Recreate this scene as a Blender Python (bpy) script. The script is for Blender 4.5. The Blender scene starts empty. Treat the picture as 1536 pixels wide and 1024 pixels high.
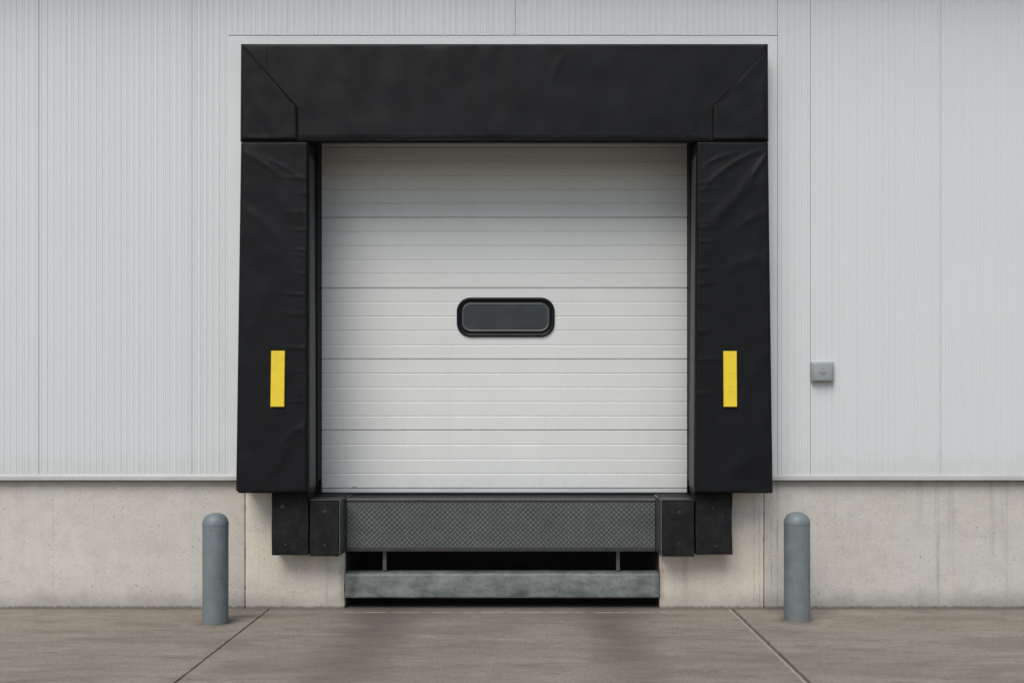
import bpy, bmesh, math, random
from mathutils import Vector, noise
random.seed(7)
R = math.radians
SC = bpy.context.scene
COL = SC.collection

# ------------------------------------------------------------------ layout
CAM_H, CAM_D, F = 1.747, 9.0, 1530.0        # eye height, distance to the wall, focal length (px of a 1536 px frame)
VX, VY = 786.0, 615.0
def X(px, Y=0.0): return (px - VX) * (CAM_D + Y) / F
def Z(py, Y=0.0): return CAM_H - (py - VY) * (CAM_D + Y) / F

# ------------------------------------------------------------------ objects
def tag(o, label, cat, group=None):
    o['label'] = label; o['category'] = cat
    if group: o['group'] = group
    return o
def thing(name, label, cat, loc=(0, 0, 0), group=None):
    o = bpy.data.objects.new(name, None); COL.objects.link(o)
    o.location = loc; o.empty_display_size = 0.2
    return tag(o, label, cat, group)
def origin_of(p):
    v = Vector((0, 0, 0))
    while p is not None:
        v += p.location; p = p.parent
    return v
def build(name, bm, m, parent=None, smooth=None, kind=None, label=None, recalc=True):
    """verts of bm are world coordinates; the object becomes a child of parent"""
    if recalc: bmesh.ops.recalc_face_normals(bm, faces=bm.faces)
    off = origin_of(parent)
    me = bpy.data.meshes.new(name)
    bmesh.ops.translate(bm, verts=bm.verts, vec=-off)
    bm.to_mesh(me); bm.free()
    for mm in (m if isinstance(m, (list, tuple)) else [m]): me.materials.append(mm)
    if smooth is not None:
        me.polygons.foreach_set('use_smooth', [True] * len(me.polygons))
        me.set_sharp_from_angle(angle=R(smooth))
    o = bpy.data.objects.new(name, me); COL.objects.link(o)
    if parent: o.parent = parent
    if kind: o['kind'] = kind
    if label: o['label'] = label
    return o
def BM(): return bmesh.new()
def add_box(bm, x0, x1, y0, y1, z0, z1, bevel=0.0, seg=2):
    r = bmesh.ops.create_cube(bm, size=1)
    vs = r['verts']
    for v in vs:
        v.co = Vector((x0 if v.co.x < 0 else x1, y0 if v.co.y < 0 else y1, z0 if v.co.z < 0 else z1))
    if bevel:
        es = list({e for v in vs for e in v.link_edges})
        bmesh.ops.bevel(bm, geom=es, offset=bevel, segments=seg, affect='EDGES', profile=0.5)
def add_prism(bm, poly, y0, y1):
    """poly: (x,z) outline extruded along y"""
    a = [bm.verts.new((x, y0, z)) for x, z in poly]
    b = [bm.verts.new((x, y1, z)) for x, z in poly]
    n = len(poly)
    for i in range(n):
        j = (i + 1) % n
        bm.faces.new((a[i], a[j], b[j], b[i]))
    bm.faces.new(a); bm.faces.new(b[::-1])
def add_lathe(bm, cx, cy, prof, n=48, axis='z', cz=0.0):
    """prof: (r, h); revolve about z (or about -y for wall mounted pieces)"""
    rings = []
    for r, h in prof:
        if r < 1e-6:
            rings.append([bm.verts.new((cx, cy, h) if axis == 'z' else (cx, cy - h, cz))]); continue
        ring = []
        for k in range(n):
            a = 2 * math.pi * k / n
            if axis == 'z': ring.append(bm.verts.new((cx + r * math.cos(a), cy + r * math.sin(a), h)))
            else: ring.append(bm.verts.new((cx + r * math.cos(a), cy - h, cz + r * math.sin(a))))
        rings.append(ring)
    for a, b in zip(rings, rings[1:]):
        for k in range(n):
            j = (k + 1) % n
            if len(a) == 1 and len(b) == 1: continue
            if len(a) == 1: bm.faces.new((a[0], b[j], b[k]))
            elif len(b) == 1: bm.faces.new((a[k], a[j], b[0]))
            else: bm.faces.new((a[k], a[j], b[j], b[k]))
def add_tube(bm, pts, r, n=8):
    pts = [Vector(p) for p in pts]
    rings = []
    for i, p in enumerate(pts):
        d = (pts[min(i + 1, len(pts) - 1)] - pts[max(i - 1, 0)]).normalized()
        u = d.cross(Vector((0, 1, 0)))
        if u.length < 1e-3: u = d.cross(Vector((1, 0, 0)))
        u.normalize(); w = d.cross(u)
        rings.append([bm.verts.new(p + r * (math.cos(2 * math.pi * k / n) * u + math.sin(2 * math.pi * k / n) * w)) for k in range(n)])
    for a, b in zip(rings, rings[1:]):
        for k in range(n):
            j = (k + 1) % n
            bm.faces.new((a[k], a[j], b[j], b[k]))
    bm.faces.new(rings[0]); bm.faces.new(rings[-1][::-1])

# ------------------------------------------------------------------ materials
class NT:
    def __init__(s, name, rough=0.5, metal=0.0, spec=0.5):
        s.m = bpy.data.materials.new(name); s.m.use_nodes = True
        s.t = s.m.node_tree; s.n = s.t.nodes
        s.b = s.n['Principled BSDF']
        s.b.inputs['Roughness'].default_value = rough
        s.b.inputs['Metallic'].default_value = metal
        s.b.inputs['Specular IOR Level'].default_value = spec
        s.pos = s.n.new('ShaderNodeNewGeometry').outputs['Position']
        sx = s.n.new('ShaderNodeSeparateXYZ'); s.link(s.pos, sx.inputs[0])
        s.x, s.y, s.z = sx.outputs
    def link(s, a, b):
        if isinstance(a, (int, float)): b.default_value = a
        elif isinstance(a, tuple): b.default_value = a if len(a) == 4 or b.type == 'VECTOR' else (*a, 1)
        else: s.t.links.new(a, b)
    def scale(s, v, off=(0, 0, 0)):
        m = s.n.new('ShaderNodeMapping'); s.link(s.pos, m.inputs[0])
        m.inputs['Scale'].default_value = v; m.inputs['Location'].default_value = off
        return m.outputs[0]
    def noise(s, scale, detail=4, rough=0.55, vec=None, dist=0.0):
        q = s.n.new('ShaderNodeTexNoise'); s.link(vec if vec is not None else s.pos, q.inputs['Vector'])
        q.inputs['Scale'].default_value = scale; q.inputs['Detail'].default_value = detail
        q.inputs['Roughness'].default_value = rough; q.inputs['Distortion'].default_value = dist
        return q.outputs['Fac']
    def voro(s, scale, vec=None, rnd=1.0):
        q = s.n.new('ShaderNodeTexVoronoi'); s.link(vec if vec is not None else s.pos, q.inputs['Vector'])
        q.inputs['Scale'].default_value = scale; q.inputs['Randomness'].default_value = rnd
        return q
    def math(s, op, a, b=0.0, c=0.0, clamp=False):
        q = s.n.new('ShaderNodeMath'); q.operation = op; q.use_clamp = clamp
        s.link(a, q.inputs[0]); s.link(b, q.inputs[1]); s.link(c, q.inputs[2])
        return q.outputs[0]
    def ramp(s, f, a, b, lo=0.0, hi=1.0):
        q = s.n.new('ShaderNodeMapRange'); q.interpolation_type = 'SMOOTHSTEP'
        s.link(f, q.inputs[0])
        for i, v in enumerate((a, b, lo, hi)): q.inputs[i + 1].default_value = v
        return q.outputs[0]
    def mix(s, f, a, b, mode='MIX'):
        q = s.n.new('ShaderNodeMix'); q.data_type = 'RGBA'; q.blend_type = mode
        s.link(f, q.inputs[0]); s.link(a, q.inputs[6]); s.link(b, q.inputs[7])
        return q.outputs[2]
    def grey(s, f):
        q = s.n.new('ShaderNodeCombineColor')
        for i in range(3): s.link(f, q.inputs[i])
        return q.outputs[0]
    def col(s, c): s.link(c, s.b.inputs['Base Color']); return s
    def rough(s, r): s.link(r, s.b.inputs['Roughness']); return s
    def bump(s, h, dist=0.002, strength=1.0, prev=None):
        q = s.n.new('ShaderNodeBump'); q.inputs['Strength'].default_value = strength
        q.inputs['Distance'].default_value = dist
        s.link(h, q.inputs['Height'])
        if prev is not None: s.link(prev, q.inputs['Normal'])
        s.link(q.outputs[0], s.b.inputs['Normal'])
        return q.outputs[0]

def mul(c, k): return tuple(v * k for v in c)

def m_cladding():
    n = NT('ribbed_cladding_paint', 0.42)
    base = (0.635, 0.648, 0.643)
    st = n.noise(1.0, 5, 0.6, n.scale((9, 9, 0.35)))
    c = n.mix(n.ramp(st, 0.4, 0.8, 0, 0.09), base, (0.49, 0.49, 0.485))
    lg = n.noise(0.55, 3, 0.5)
    c = n.mix(n.ramp(lg, 0.3, 0.7, 0, 0.16), c, (0.53, 0.545, 0.555))
    # dirt splash just above the flashing
    d = n.math('MULTIPLY', n.ramp(n.z, 1.17, 1.45, 0.35, 0), n.noise(14, 4))
    c = n.mix(d, c, (0.40, 0.38, 0.34))
    n.col(c); n.rough(n.ramp(st, 0.2, 0.8, 0.36, 0.52))
    n.bump(n.noise(6, 3, 0.5, n.scale((1, 1, 0.3))), 0.004, 0.35)
    return n.m
def m_trim(name='pale_metal_trim', base=(0.64, 0.645, 0.64), k=0.15):
    n = NT(name, 0.4)
    st = n.noise(1.0, 5, 0.6, n.scale((2, 9, 2)))
    n.col(n.mix(n.ramp(st, 0.3, 0.75, 0, k), base, mul(base, 0.62)))
    n.bump(n.noise(5, 2), 0.003, 0.25)
    return n.m
def m_plinth(name, base, warm, dark=1.0, streak=0.35, lines=(), rust=()):
    n = NT(name, 0.88, spec=0.25)
    big = n.noise(1.1, 5, 0.55)
    c = n.mix(n.ramp(big, 0.3, 0.72, 0, 1), base, warm)
    med = n.noise(6.5, 6, 0.62)
    c = n.mix(n.ramp(med, 0.35, 0.75, 0, 0.32), c, mul(base, 0.66))
    # pale laitance clouds
    c = n.mix(n.ramp(n.noise(2.6, 5, 0.6, n.scale((1, 1, 1), (7, 3, 1))), 0.5, 0.75, 0, 0.3), c, mul(base, 1.18))
    # rain streaks
    stv = n.noise(1.0, 5, 0.6, n.scale((13, 13, 0.55)))
    stm = n.noise(1.3, 2, 0.5, n.scale((1, 1, 0.2), (3, 0, 0)))
    stf = n.math('MULTIPLY', n.ramp(stv, 0.50, 0.78), n.ramp(stm, 0.35, 0.65))
    c = n.mix(n.math('MULTIPLY', stf, streak), c, mul(base, 0.42))
    for i, (lx, k) in enumerate(lines):
        q = n.math('ADD', n.x, n.math('MULTIPLY', n.math('SUBTRACT', n.noise(6, 3), 0.5), 0.012))
        f = n.ramp(n.math('ABSOLUTE', n.math('SUBTRACT', q, lx)), 0.0, 0.009, 1, 0)
        f = n.math('MULTIPLY', f, n.ramp(n.noise(5, 5, 0.7, n.scale((1, 1, 1), (i * 3.7, 0, i))), 0.35, 0.62))
        c = n.mix(n.math('MULTIPLY', f, k), c, mul(base, 0.3))
    for rx in rust:
        q = n.math('ADD', n.math('ABSOLUTE', n.math('SUBTRACT', n.x, rx)), n.math('MULTIPLY', n.math('SUBTRACT', n.noise(14, 4, 0.65), 0.5), 0.10))
        f = n.math('MULTIPLY', n.ramp(q, 0.0, 0.06, 1, 0), n.ramp(n.math('ABSOLUTE', n.math('SUBTRACT', n.z, 0.22)), 0.1, 0.3, 1, 0))
        c = n.mix(n.math('MULTIPLY', f, 0.6), c, (0.22, 0.15, 0.09))
    # grain
    gr = n.noise(62, 4, 0.8)
    c = n.mix(n.ramp(gr, 0.40, 0.66, 0, 0.30), c, mul(base, 0.58))
    c = n.mix(n.ramp(n.noise(34, 4, 0.7, n.scale((1, 1, 0.6), (3, 3, 3))), 0.55, 0.72, 0, 0.22), c, mul(base, 0.5))
    # bug holes of two sizes, clustered
    v = n.voro(26); keep = n.ramp(n.noise(3.5, 3), 0.46, 0.62)
    hsz = n.n.new('ShaderNodeSeparateColor'); n.link(v.outputs['Color'], hsz.inputs[0])
    rad = n.math('MULTIPLY', n.math('POWER', hsz.outputs[0], 5.0), 0.22)
    wob = n.math('ADD', v.outputs['Distance'], n.math('MULTIPLY', n.noise(90, 2), 0.12))
    hole = n.math('MULTIPLY', n.math('LESS_THAN', n.math('SUBTRACT', wob, 0.06), rad), keep)
    v2 = n.voro(85); h2s = n.n.new('ShaderNodeSeparateColor'); n.link(v2.outputs['Color'], h2s.inputs[0])
    hole2 = n.math('MULTIPLY', n.math('LESS_THAN', v2.outputs['Distance'], n.math('MULTIPLY', n.math('POWER', h2s.outputs[1], 9.0), 0.36)), n.ramp(n.noise(4.5, 3), 0.4, 0.6, 0.25, 1))
    holes = n.math('MAXIMUM', hole, hole2, clamp=True)
    c = n.mix(n.math('MULTIPLY', holes, 0.6), c, mul(base, 0.25))
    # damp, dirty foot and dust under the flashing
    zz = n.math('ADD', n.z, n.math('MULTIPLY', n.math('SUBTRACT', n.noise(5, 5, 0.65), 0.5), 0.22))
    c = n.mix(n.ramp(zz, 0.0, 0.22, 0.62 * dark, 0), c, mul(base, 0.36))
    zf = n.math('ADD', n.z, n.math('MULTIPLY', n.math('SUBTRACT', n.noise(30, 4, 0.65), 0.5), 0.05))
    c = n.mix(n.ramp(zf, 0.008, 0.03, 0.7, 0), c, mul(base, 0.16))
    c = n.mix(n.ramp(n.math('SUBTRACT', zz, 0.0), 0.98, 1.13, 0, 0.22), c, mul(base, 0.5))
    n.col(c)
    h = n.math('SUBTRACT', n.math('ADD', n.math('MULTIPLY', med, 0.9), n.math('MULTIPLY', gr, 0.35)), n.math('MULTIPLY', holes, 0.8))
    n.bump(h, 0.006, 0.7)
    return n.m
def m_ground():
    n = NT('broomed_concrete_apron', 0.82, spec=0.3)
    base, dk, lt = (0.292, 0.247, 0.203), (0.175, 0.145, 0.117), (0.395, 0.336, 0.277)
    big = n.noise(0.9, 5, 0.55, n.scale((0.6, 1, 1)))
    c = n.mix(n.ramp(big, 0.3, 0.7), mul(base, 0.88), mul(base, 1.1))
    # broom streaks along the wall
    s1 = n.noise(1.0, 6, 0.66, n.scale((1.9, 7, 1)), 0.8)
    c = n.mix(n.ramp(s1, 0.46, 0.68, 0, 0.5), c, dk)
    s2 = n.noise(1.0, 6, 0.65, n.scale((2.3, 17, 1), (9, 4, 0)), 0.3)
    c = n.mix(n.ramp(s2, 0.52, 0.72, 0, 0.28), c, lt)
    s3 = n.noise(1.0, 4, 0.7, n.scale((14, 90, 1)))
    c = n.mix(n.ramp(s3, 0.35, 0.7, 0, 0.28), c, dk)
    gr = n.noise(1.0, 4, 0.85, n.scale((55, 15, 1)))
    c = n.mix(n.ramp(gr, 0.40, 0.68, 0, 0.40), c, mul(dk, 0.62))
    g2 = n.noise(1.0, 3, 0.8, n.scale((75, 20, 1), (5, 8, 0)))
    c = n.mix(n.ramp(g2, 0.48, 0.70, 0, 0.24), c, lt)
    # dark scratches and worn patches
    s4 = n.noise(1.0, 5, 0.6, n.scale((1.1, 6, 1), (3, 17, 0)), 1.2)
    c = n.mix(n.ramp(n.math('ABSOLUTE', n.math('SUBTRACT', s4, 0.5)), 0.0, 0.014, 0.35, 0), c, mul(dk, 0.6))
    s5 = n.noise(1.0, 5, 0.6, n.scale((0.8, 2.6, 1), (13, 1, 0)), 0.4)
    c = n.mix(n.ramp(s5, 0.48, 0.66, 0, 0.5), c, mul(dk, 0.9))
    s6 = n.noise(1.0, 6, 0.68, n.scale((1.5, 5.5, 1), (21, 6, 0)), 0.6)
    c = n.mix(n.ramp(s6, 0.53, 0.68, 0, 0.36), c, mul(lt, 0.95))
    s7 = n.noise(1.0, 6, 0.68, n.scale((2.4, 7.5, 1), (2, 31, 0)), 0.6)
    c = n.mix(n.ramp(s7, 0.55, 0.68, 0, 0.5), c, mul(dk, 0.75))
    sp = n.voro(60); sps = n.n.new('ShaderNodeSeparateColor'); n.link(sp.outputs['Color'], sps.inputs[0])
    spot = n.math('LESS_THAN', sp.outputs['Distance'], n.math('MULTIPLY', n.math('POWER', sps.outputs[0], 10.0), 0.34))
    c = n.mix(n.math('MULTIPLY', spot, 0.5), c, mul(dk, 0.5))
    # tyre-damp bands running out from both ends of the pit
    wx = n.math('ADD', n.x, n.math('MULTIPLY', n.math('SUBTRACT', n.noise(1.7, 4, 0.6), 0.5), 0.3))
    def band(cx, w, slope=0.0):
        q = n.math('ADD', wx, n.math('MULTIPLY', n.y, slope))
        return n.ramp(n.math('ABSOLUTE', n.math('SUBTRACT', q, cx)), 0.0, w, 1, 0)
    st = n.math('MAXIMUM', band(-1.18, 0.50), n.math('MULTIPLY', band(0.74, 0.44), 0.95))
    st = n.math('MULTIPLY', st, n.ramp(n.noise(2.2, 5, 0.6, n.scale((1, 2.2, 1), (2, 0, 0))), 0.3, 0.6, 0.72, 1))
    st = n.math('MULTIPLY', st, n.ramp(n.y, -2.8, -0.9, 0.55, 1))
    c = n.mix(n.math('MULTIPLY', st, 0.72), c, (0.108, 0.094, 0.079))
    # dirt gathered along the wall foot, painted shade before the dock and in the pit
    yy = n.math('ADD', n.y, n.math('MULTIPLY', n.math('SUBTRACT', n.noise(6, 5, 0.65), 0.5), 0.16))
    c = n.mix(n.ramp(yy, -0.12, 0.0, 0, 0.5), c, mul(dk, 0.5))
    dock_shade = n.math('MULTIPLY', n.ramp(n.math('ABSOLUTE', n.math('ADD', n.x, 0.19)), 1.1, 1.6, 1, 0), n.ramp(n.y, -0.75, -0.2))  # shade of the dock painted on the ground along its front
    c = n.mix(n.math('MULTIPLY', dock_shade, 0.35), c, mul(dk, 0.7))
    c = n.mix(n.ramp(n.y, 0.0, 0.25, 0, 0.8), c, mul(dk, 0.3))  # pit floor darkened inward, its shade put into the colour
    # worn pale slab edge before the pit
    ln = n.math('ADD', n.y, n.math('MULTIPLY', n.math('SUBTRACT', n.noise(4, 4, 0.6), 0.5), 0.03))
    lm = n.ramp(n.math('ABSOLUTE', n.math('ADD', ln, 0.175)), 0.004, 0.016, 1, 0)
    lm = n.math('MULTIPLY', lm, n.math('MULTIPLY', n.ramp(n.x, -1.62, -1.5), n.ramp(n.x, 1.2, 1.32, 1, 0)))
    lm = n.math('MULTIPLY', lm, n.ramp(n.noise(8, 4, 0.6, n.scale((1, 3, 1))), 0.35, 0.6))
    c = n.mix(n.math('MULTIPLY', lm, 0.85), c, (0.58, 0.50, 0.43))
    ck = n.math('SUBTRACT', n.math('ADD', n.x, n.math('MULTIPLY', n.math('SUBTRACT', n.noise(9, 4, 0.7), 0.5), 0.05)), n.math('MULTIPLY', n.y, 0.75))
    ckm = n.math('MULTIPLY', n.ramp(n.math('ABSOLUTE', n.math('ADD', ck, 1.60)), 0.002, 0.008, 1, 0), n.ramp(n.y, -0.42, -0.34))
    c = n.mix(n.math('MULTIPLY', ckm, 0.7), c, mul(dk, 0.4))
    # scuffed rings round the two bollards
    for bx, by in ((X(323, -0.62), -0.62), (X(1195.5, -0.52), -0.52)):
        q = n.n.new('ShaderNodeVectorMath'); q.operation = 'DISTANCE'
        n.link(n.pos, q.inputs[0]); q.inputs[1].default_value = (bx, by, 0)
        dd = n.math('ADD', q.outputs['Value'], n.math('MULTIPLY', n.math('SUBTRACT', n.noise(7, 4), 0.5), 0.14))
        c = n.mix(n.ramp(dd, 0.10, 0.19, 0.5, 0), c, mul(dk, 0.55))
        c = n.mix(n.ramp(n.math('ABSOLUTE', n.math('SUBTRACT', dd, 0.25)), 0.0, 0.06, 0.16, 0), c, lt)
    n.col(c)
    n.rough(n.ramp(st, 0, 1, 0.86, 0.7))
    h = n.math('ADD', n.math('ADD', n.math('MULTIPLY', s1, 0.8), n.math('MULTIPLY', s3, 0.35)), n.math('MULTIPLY', gr, 0.6))
    n.bump(h, 0.008, 0.6)
    return n.m
def m_vinyl():
    n = NT('black_vinyl', 0.55, spec=0.15)
    big = n.noise(3, 4, 0.6)
    c = n.mix(n.ramp(big, 0.3, 0.7), (0.0058, 0.006, 0.0069), (0.0070, 0.0072, 0.0081))
    c = n.mix(n.ramp(n.noise(2.2, 5, 0.62, n.scale((1, 1, 0.6), (4, 1, 8))), 0.58, 0.8, 0, 0.2), c, (0.014, 0.0138, 0.0138))
    n.col(c); n.rough(n.ramp(n.noise(5, 4), 0.3, 0.7, 0.46, 0.62))
    n.bump(n.math('ADD', n.noise(420, 2), n.math('MULTIPLY', n.noise(28, 3), 1.5)), 0.0008, 0.5)
    return n.m
def m_door():
    n = NT('white_door_paint', 0.42)
    base = (0.68, 0.68, 0.655)
    c = n.mix(n.ramp(n.noise(1.4, 5, 0.6), 0.3, 0.75, 0, 0.14), base, mul(base, 0.72))
    st = n.noise(1.0, 5, 0.6, n.scale((11, 1, 0.6)))
    c = n.mix(n.ramp(st, 0.5, 0.8, 0, 0.08), c, (0.46, 0.43, 0.38))
    c = n.mix(n.math('MULTIPLY', n.ramp(n.z, 1.0, 1.4, 0.12, 0), n.ramp(n.noise(9, 5, 0.65), 0.4, 0.7)), c, (0.34, 0.31, 0.27))
    n.col(c); n.rough(n.ramp(st, 0.2, 0.8, 0.36, 0.52))
    n.bump(n.noise(60, 3, 0.6, n.scale((0.25, 1, 1.2))), 0.0012, 0.35)
    return n.m
def m_rubber(name='bumper_rubber', k=1.0):
    n = NT(name, 0.75, spec=0.15)
    c = n.mix(n.ramp(n.noise(9, 6, 0.65), 0.35, 0.75), (0.010 * k, 0.010 * k, 0.010 * k), (0.021 * k, 0.021 * k, 0.0205 * k))
    c = n.mix(n.ramp(n.noise(1, 5, 0.65, n.scale((40, 40, 5))), 0.57, 0.78, 0, 0.5), c, (0.05, 0.047, 0.043))
    n.col(c); n.bump(n.noise(70, 4, 0.65), 0.003, 0.5)
    return n.m
def m_steel(name, a, b, rough=0.55, metal=0.35, sc=7.0, rust=0.0, rustc=(0.10, 0.05, 0.025)):
    n = NT(name, rough, metal)
    f = n.noise(1.0, 8, 0.72, n.scale((sc * 0.8, sc, sc * 1.5)), 0.2)
    c = n.mix(n.ramp(f, 0.28, 0.72), a, b)
    c = n.mix(n.ramp(n.noise(1.0, 5, 0.7, n.scale((2.2, 2, 30))), 0.5, 0.75, 0, 0.3), c, mul(a, 0.7))
    c = n.mix(n.ramp(n.noise(sc * 9, 4, 0.7), 0.4, 0.75, 0, 0.35), c, mul(a, 0.5))
    c = n.mix(n.ramp(n.noise(1, 5, 0.65, n.scale((16, 16, 1.2))), 0.52, 0.8, 0, 0.3), c, mul(b, 1.35))
    if rust: c = n.mix(n.ramp(n.noise(sc * 0.7, 6, 0.7, n.scale((1, 1, 1), (5, 2, 9))), 0.57, 0.72, 0, rust), c, rustc)
    n.col(c); n.rough(n.ramp(f, 0.3, 0.7, rough - 0.08, rough + 0.12))
    n.bump(n.math('ADD', f, n.math('MULTIPLY', n.noise(90, 3), 0.4)), 0.002, 0.4)
    return n.m
def m_plain(name, c, rough=0.5, metal=0.0, var=0.3, sc=12.0, spec=0.5):
    n = NT(name, rough, metal, spec)
    n.col(n.mix(n.ramp(n.noise(sc, 5, 0.6), 0.35, 0.7, 0, var), c, mul(c, 0.6)))
    n.bump(n.noise(80, 3), 0.001, 0.3)
    return n.m
def m_bollard():
    n = NT('blue_grey_bollard_paint', 0.48, spec=0.45)
    base = (0.158, 0.184, 0.190)
    c = n.mix(n.ramp(n.noise(7, 5, 0.6), 0.3, 0.7), mul(base, 0.86), mul(base, 1.1))
    c = n.mix(n.ramp(n.noise(1, 5, 0.65, n.scale((38, 38, 5))), 0.5, 0.8, 0, 0.35), c, (0.26, 0.27, 0.265))
    c = n.mix(n.ramp(n.noise(120, 3, 0.7), 0.55, 0.8, 0, 0.4), c, mul(base, 0.45))
    zz = n.math('ADD', n.z, n.math('MULTIPLY', n.math('SUBTRACT', n.noise(16, 5, 0.65), 0.5), 0.12))
    c = n.mix(n.ramp(zz, 0.0, 0.13, 0.5, 0), c, (0.15, 0.145, 0.125))
    c = n.mix(n.ramp(n.noise(30, 4, 0.7, n.scale((1, 1, 0.5))), 0.655, 0.70, 0, 0.75), c, (0.06, 0.058, 0.054))
    c = n.mix(n.ramp(n.noise(1, 5, 0.7, n.scale((26, 26, 60), (1, 5, 2))), 0.62, 0.70, 0, 0.35), c, (0.30, 0.31, 0.30))
    n.col(c); n.bump(n.noise(45, 4, 0.6), 0.002, 0.35)
    return n.m
def m_glass():
    n = NT('dark_window_glass', 0.07, spec=0.5)
    n.col(n.mix(n.ramp(n.noise(3, 4, 0.6, n.scale((0.6, 1, 3))), 0.35, 0.7), (0.011, 0.015, 0.020), (0.020, 0.023, 0.027)))
    n.rough(n.ramp(n.noise(6, 5, 0.65), 0.3, 0.7, 0.06, 0.22))
    return n.m

M_CLAD = m_cladding(); M_TRIM = m_trim('pale_metal_trim', (0.65, 0.663, 0.655)); M_FLASH = m_trim('dusty_flashing', (0.50, 0.495, 0.475), 0.35)
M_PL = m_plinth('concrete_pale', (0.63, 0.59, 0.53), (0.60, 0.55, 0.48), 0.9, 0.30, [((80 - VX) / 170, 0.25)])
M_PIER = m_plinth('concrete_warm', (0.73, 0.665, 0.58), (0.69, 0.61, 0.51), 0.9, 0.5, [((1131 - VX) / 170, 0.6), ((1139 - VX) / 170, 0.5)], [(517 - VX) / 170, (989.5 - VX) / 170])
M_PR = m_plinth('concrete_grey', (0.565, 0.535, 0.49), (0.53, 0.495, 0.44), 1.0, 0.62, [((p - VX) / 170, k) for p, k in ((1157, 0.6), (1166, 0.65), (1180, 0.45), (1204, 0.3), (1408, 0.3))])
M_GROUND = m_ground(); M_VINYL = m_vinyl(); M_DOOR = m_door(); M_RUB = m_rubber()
M_PIPING = m_rubber('black_piping', 0.45)
M_BEAM = m_steel('galvanized_steel', (0.080, 0.093, 0.090), (0.225, 0.24, 0.231), 0.6, 0.2, 6.5, 0.3, (0.09, 0.085, 0.07))
M_TREAD = m_steel('tread_plate_steel', (0.105, 0.116, 0.112), (0.145, 0.156, 0.150), 0.55, 0.3, 4.0, 0.2, (0.07, 0.055, 0.045))
M_GRIME = m_steel('grimy_tread_base', (0.042, 0.045, 0.044), (0.085, 0.088, 0.085), 0.7, 0.0, 6.0)
M_DARK = m_steel('dark_steel', (0.03, 0.03, 0.03), (0.055, 0.054, 0.052), 0.5, 0.3, 9.0, 0.2)
M_GREYST = m_steel('worn_grey_steel', (0.085, 0.084, 0.08), (0.14, 0.138, 0.13), 0.48, 0.35, 9.0, 0.15)
M_JAMB = m_plain('black_jamb_paint', (0.006, 0.006, 0.007), 0.6, spec=0.2)
M_LIN = m_plain('grey_lining', (0.038, 0.038, 0.039), 0.5, sc=6); M_BOLL = m_bollard(); M_GLASS = m_glass()
M_FRAME = m_plain('black_window_rubber', (0.007, 0.007, 0.008), 0.42, var=0.15, spec=0.22)
M_BEAD = m_plain('grey_glazing_bead', (0.085, 0.09, 0.095), 0.4, var=0.15)
M_YEL = m_plain('yellow_reflective_tape', (0.84, 0.60, 0.026), 0.45, var=0.26, sc=14)
M_BOX = m_plain('grey_enclosure_plastic', (0.34, 0.355, 0.36), 0.42, var=0.2, sc=20)
M_BOXD = m_plain('grey_enclosure_lid', (0.30, 0.315, 0.32), 0.40, var=0.2, sc=20)
M_CORE = m_plain('wall_core', (0.10, 0.10, 0.10), 0.9)
M_PIT = m_plain('pit_shade_dark', (0.035, 0.032, 0.03), 0.95, sc=5)  # near black: the shade of the pit is put into the colour
M_ALU = m_trim('aluminium_retainer', (0.55, 0.56, 0.565), 0.25)
M_SEALANT = m_plain('joint_sealant', (0.33, 0.29, 0.25), 0.85, sc=25)

# ------------------------------------------------------------------ ground: one sheet with two sawn joints
def make_ground():
    bm = BM()
    ys = [-160, -60, -25, -12, -7] + [-5 + 0.5 * i for i in range(4)]
    y = -3.0
    while y < 0.06: ys.append(y); y += 0.03
    ys += [0.3, 0.8, 1.5, 3, 40]
    JL, JR = X(405), X(1095.5)
    def jit(x, y, s): return noise.noise(Vector((x * 3.1, y * 9.0, s))) * 0.006 + noise.noise(Vector((x, y * 45.0, s + 5))) * 0.004
    rows = []
    for y in ys:
        row = []
        near = -3.6 < y < 0.1
        j = (lambda x, s: jit(x, y, s)) if near else (lambda x, s: 0.0)
        pts = [(-160, 0), (-30, 0), (-8, 0), (-4, 0)]
        pts += [(JL - 0.010 + j(JL, 1), 0), (JL - 0.006 + j(JL, 1), -0.014), (JL + 0.004 + j(JL, 2), -0.015), (JL + 0.009 + j(JL, 2), 0)]
        pts += [(-1.0, 0), (0.4, 0)]
        pts += [(JR - 0.024 + j(JR, 3), 0), (JR - 0.021 + j(JR, 3), -0.007), (JR + 0.004 + j(JR, 5) * 0.6, -0.006), (JR + 0.007 + j(JR, 5) * 0.6, -0.03), (JR + 0.021 + j(JR, 4), -0.03), (JR + 0.026 + j(JR, 4), 0)]
        pts += [(4, 0), (8, 0), (30, 0), (160, 0)]
        for x, z in pts: row.append(bm.verts.new((x, y, z)))
        rows.append(row)
    for a, b in zip(rows, rows[1:]):
        for k in range(len(a) - 1):
            f = bm.faces.new((a[k], a[k + 1], b[k + 1], b[k]))
            if k == 11: f.material_index = 1
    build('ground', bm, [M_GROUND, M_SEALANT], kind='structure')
make_ground()

# ------------------------------------------------------------------ warehouse
WH = thing('warehouse', 'warehouse front of pale grey ribbed metal cladding above a bare concrete base', 'building')
YC = -0.05                                    # outer face of the cladding
Z_TOP, Z_CB = 6.15, Z(712.5, YC)
Z_HEAD = Z(54, YC)                            # top of the smooth surround over the seal
YD = 0.42                                     # door face
XO0, XO1 = X(482.6, YD), X(1030.6, YD)                  # structural opening
XP0, XP1 = X(517), X(989.5)                   # leveler pit
SILL = Z(745)
XS0, XS1 = X(343, YC), X(1166, YC)            # smooth surround

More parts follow.
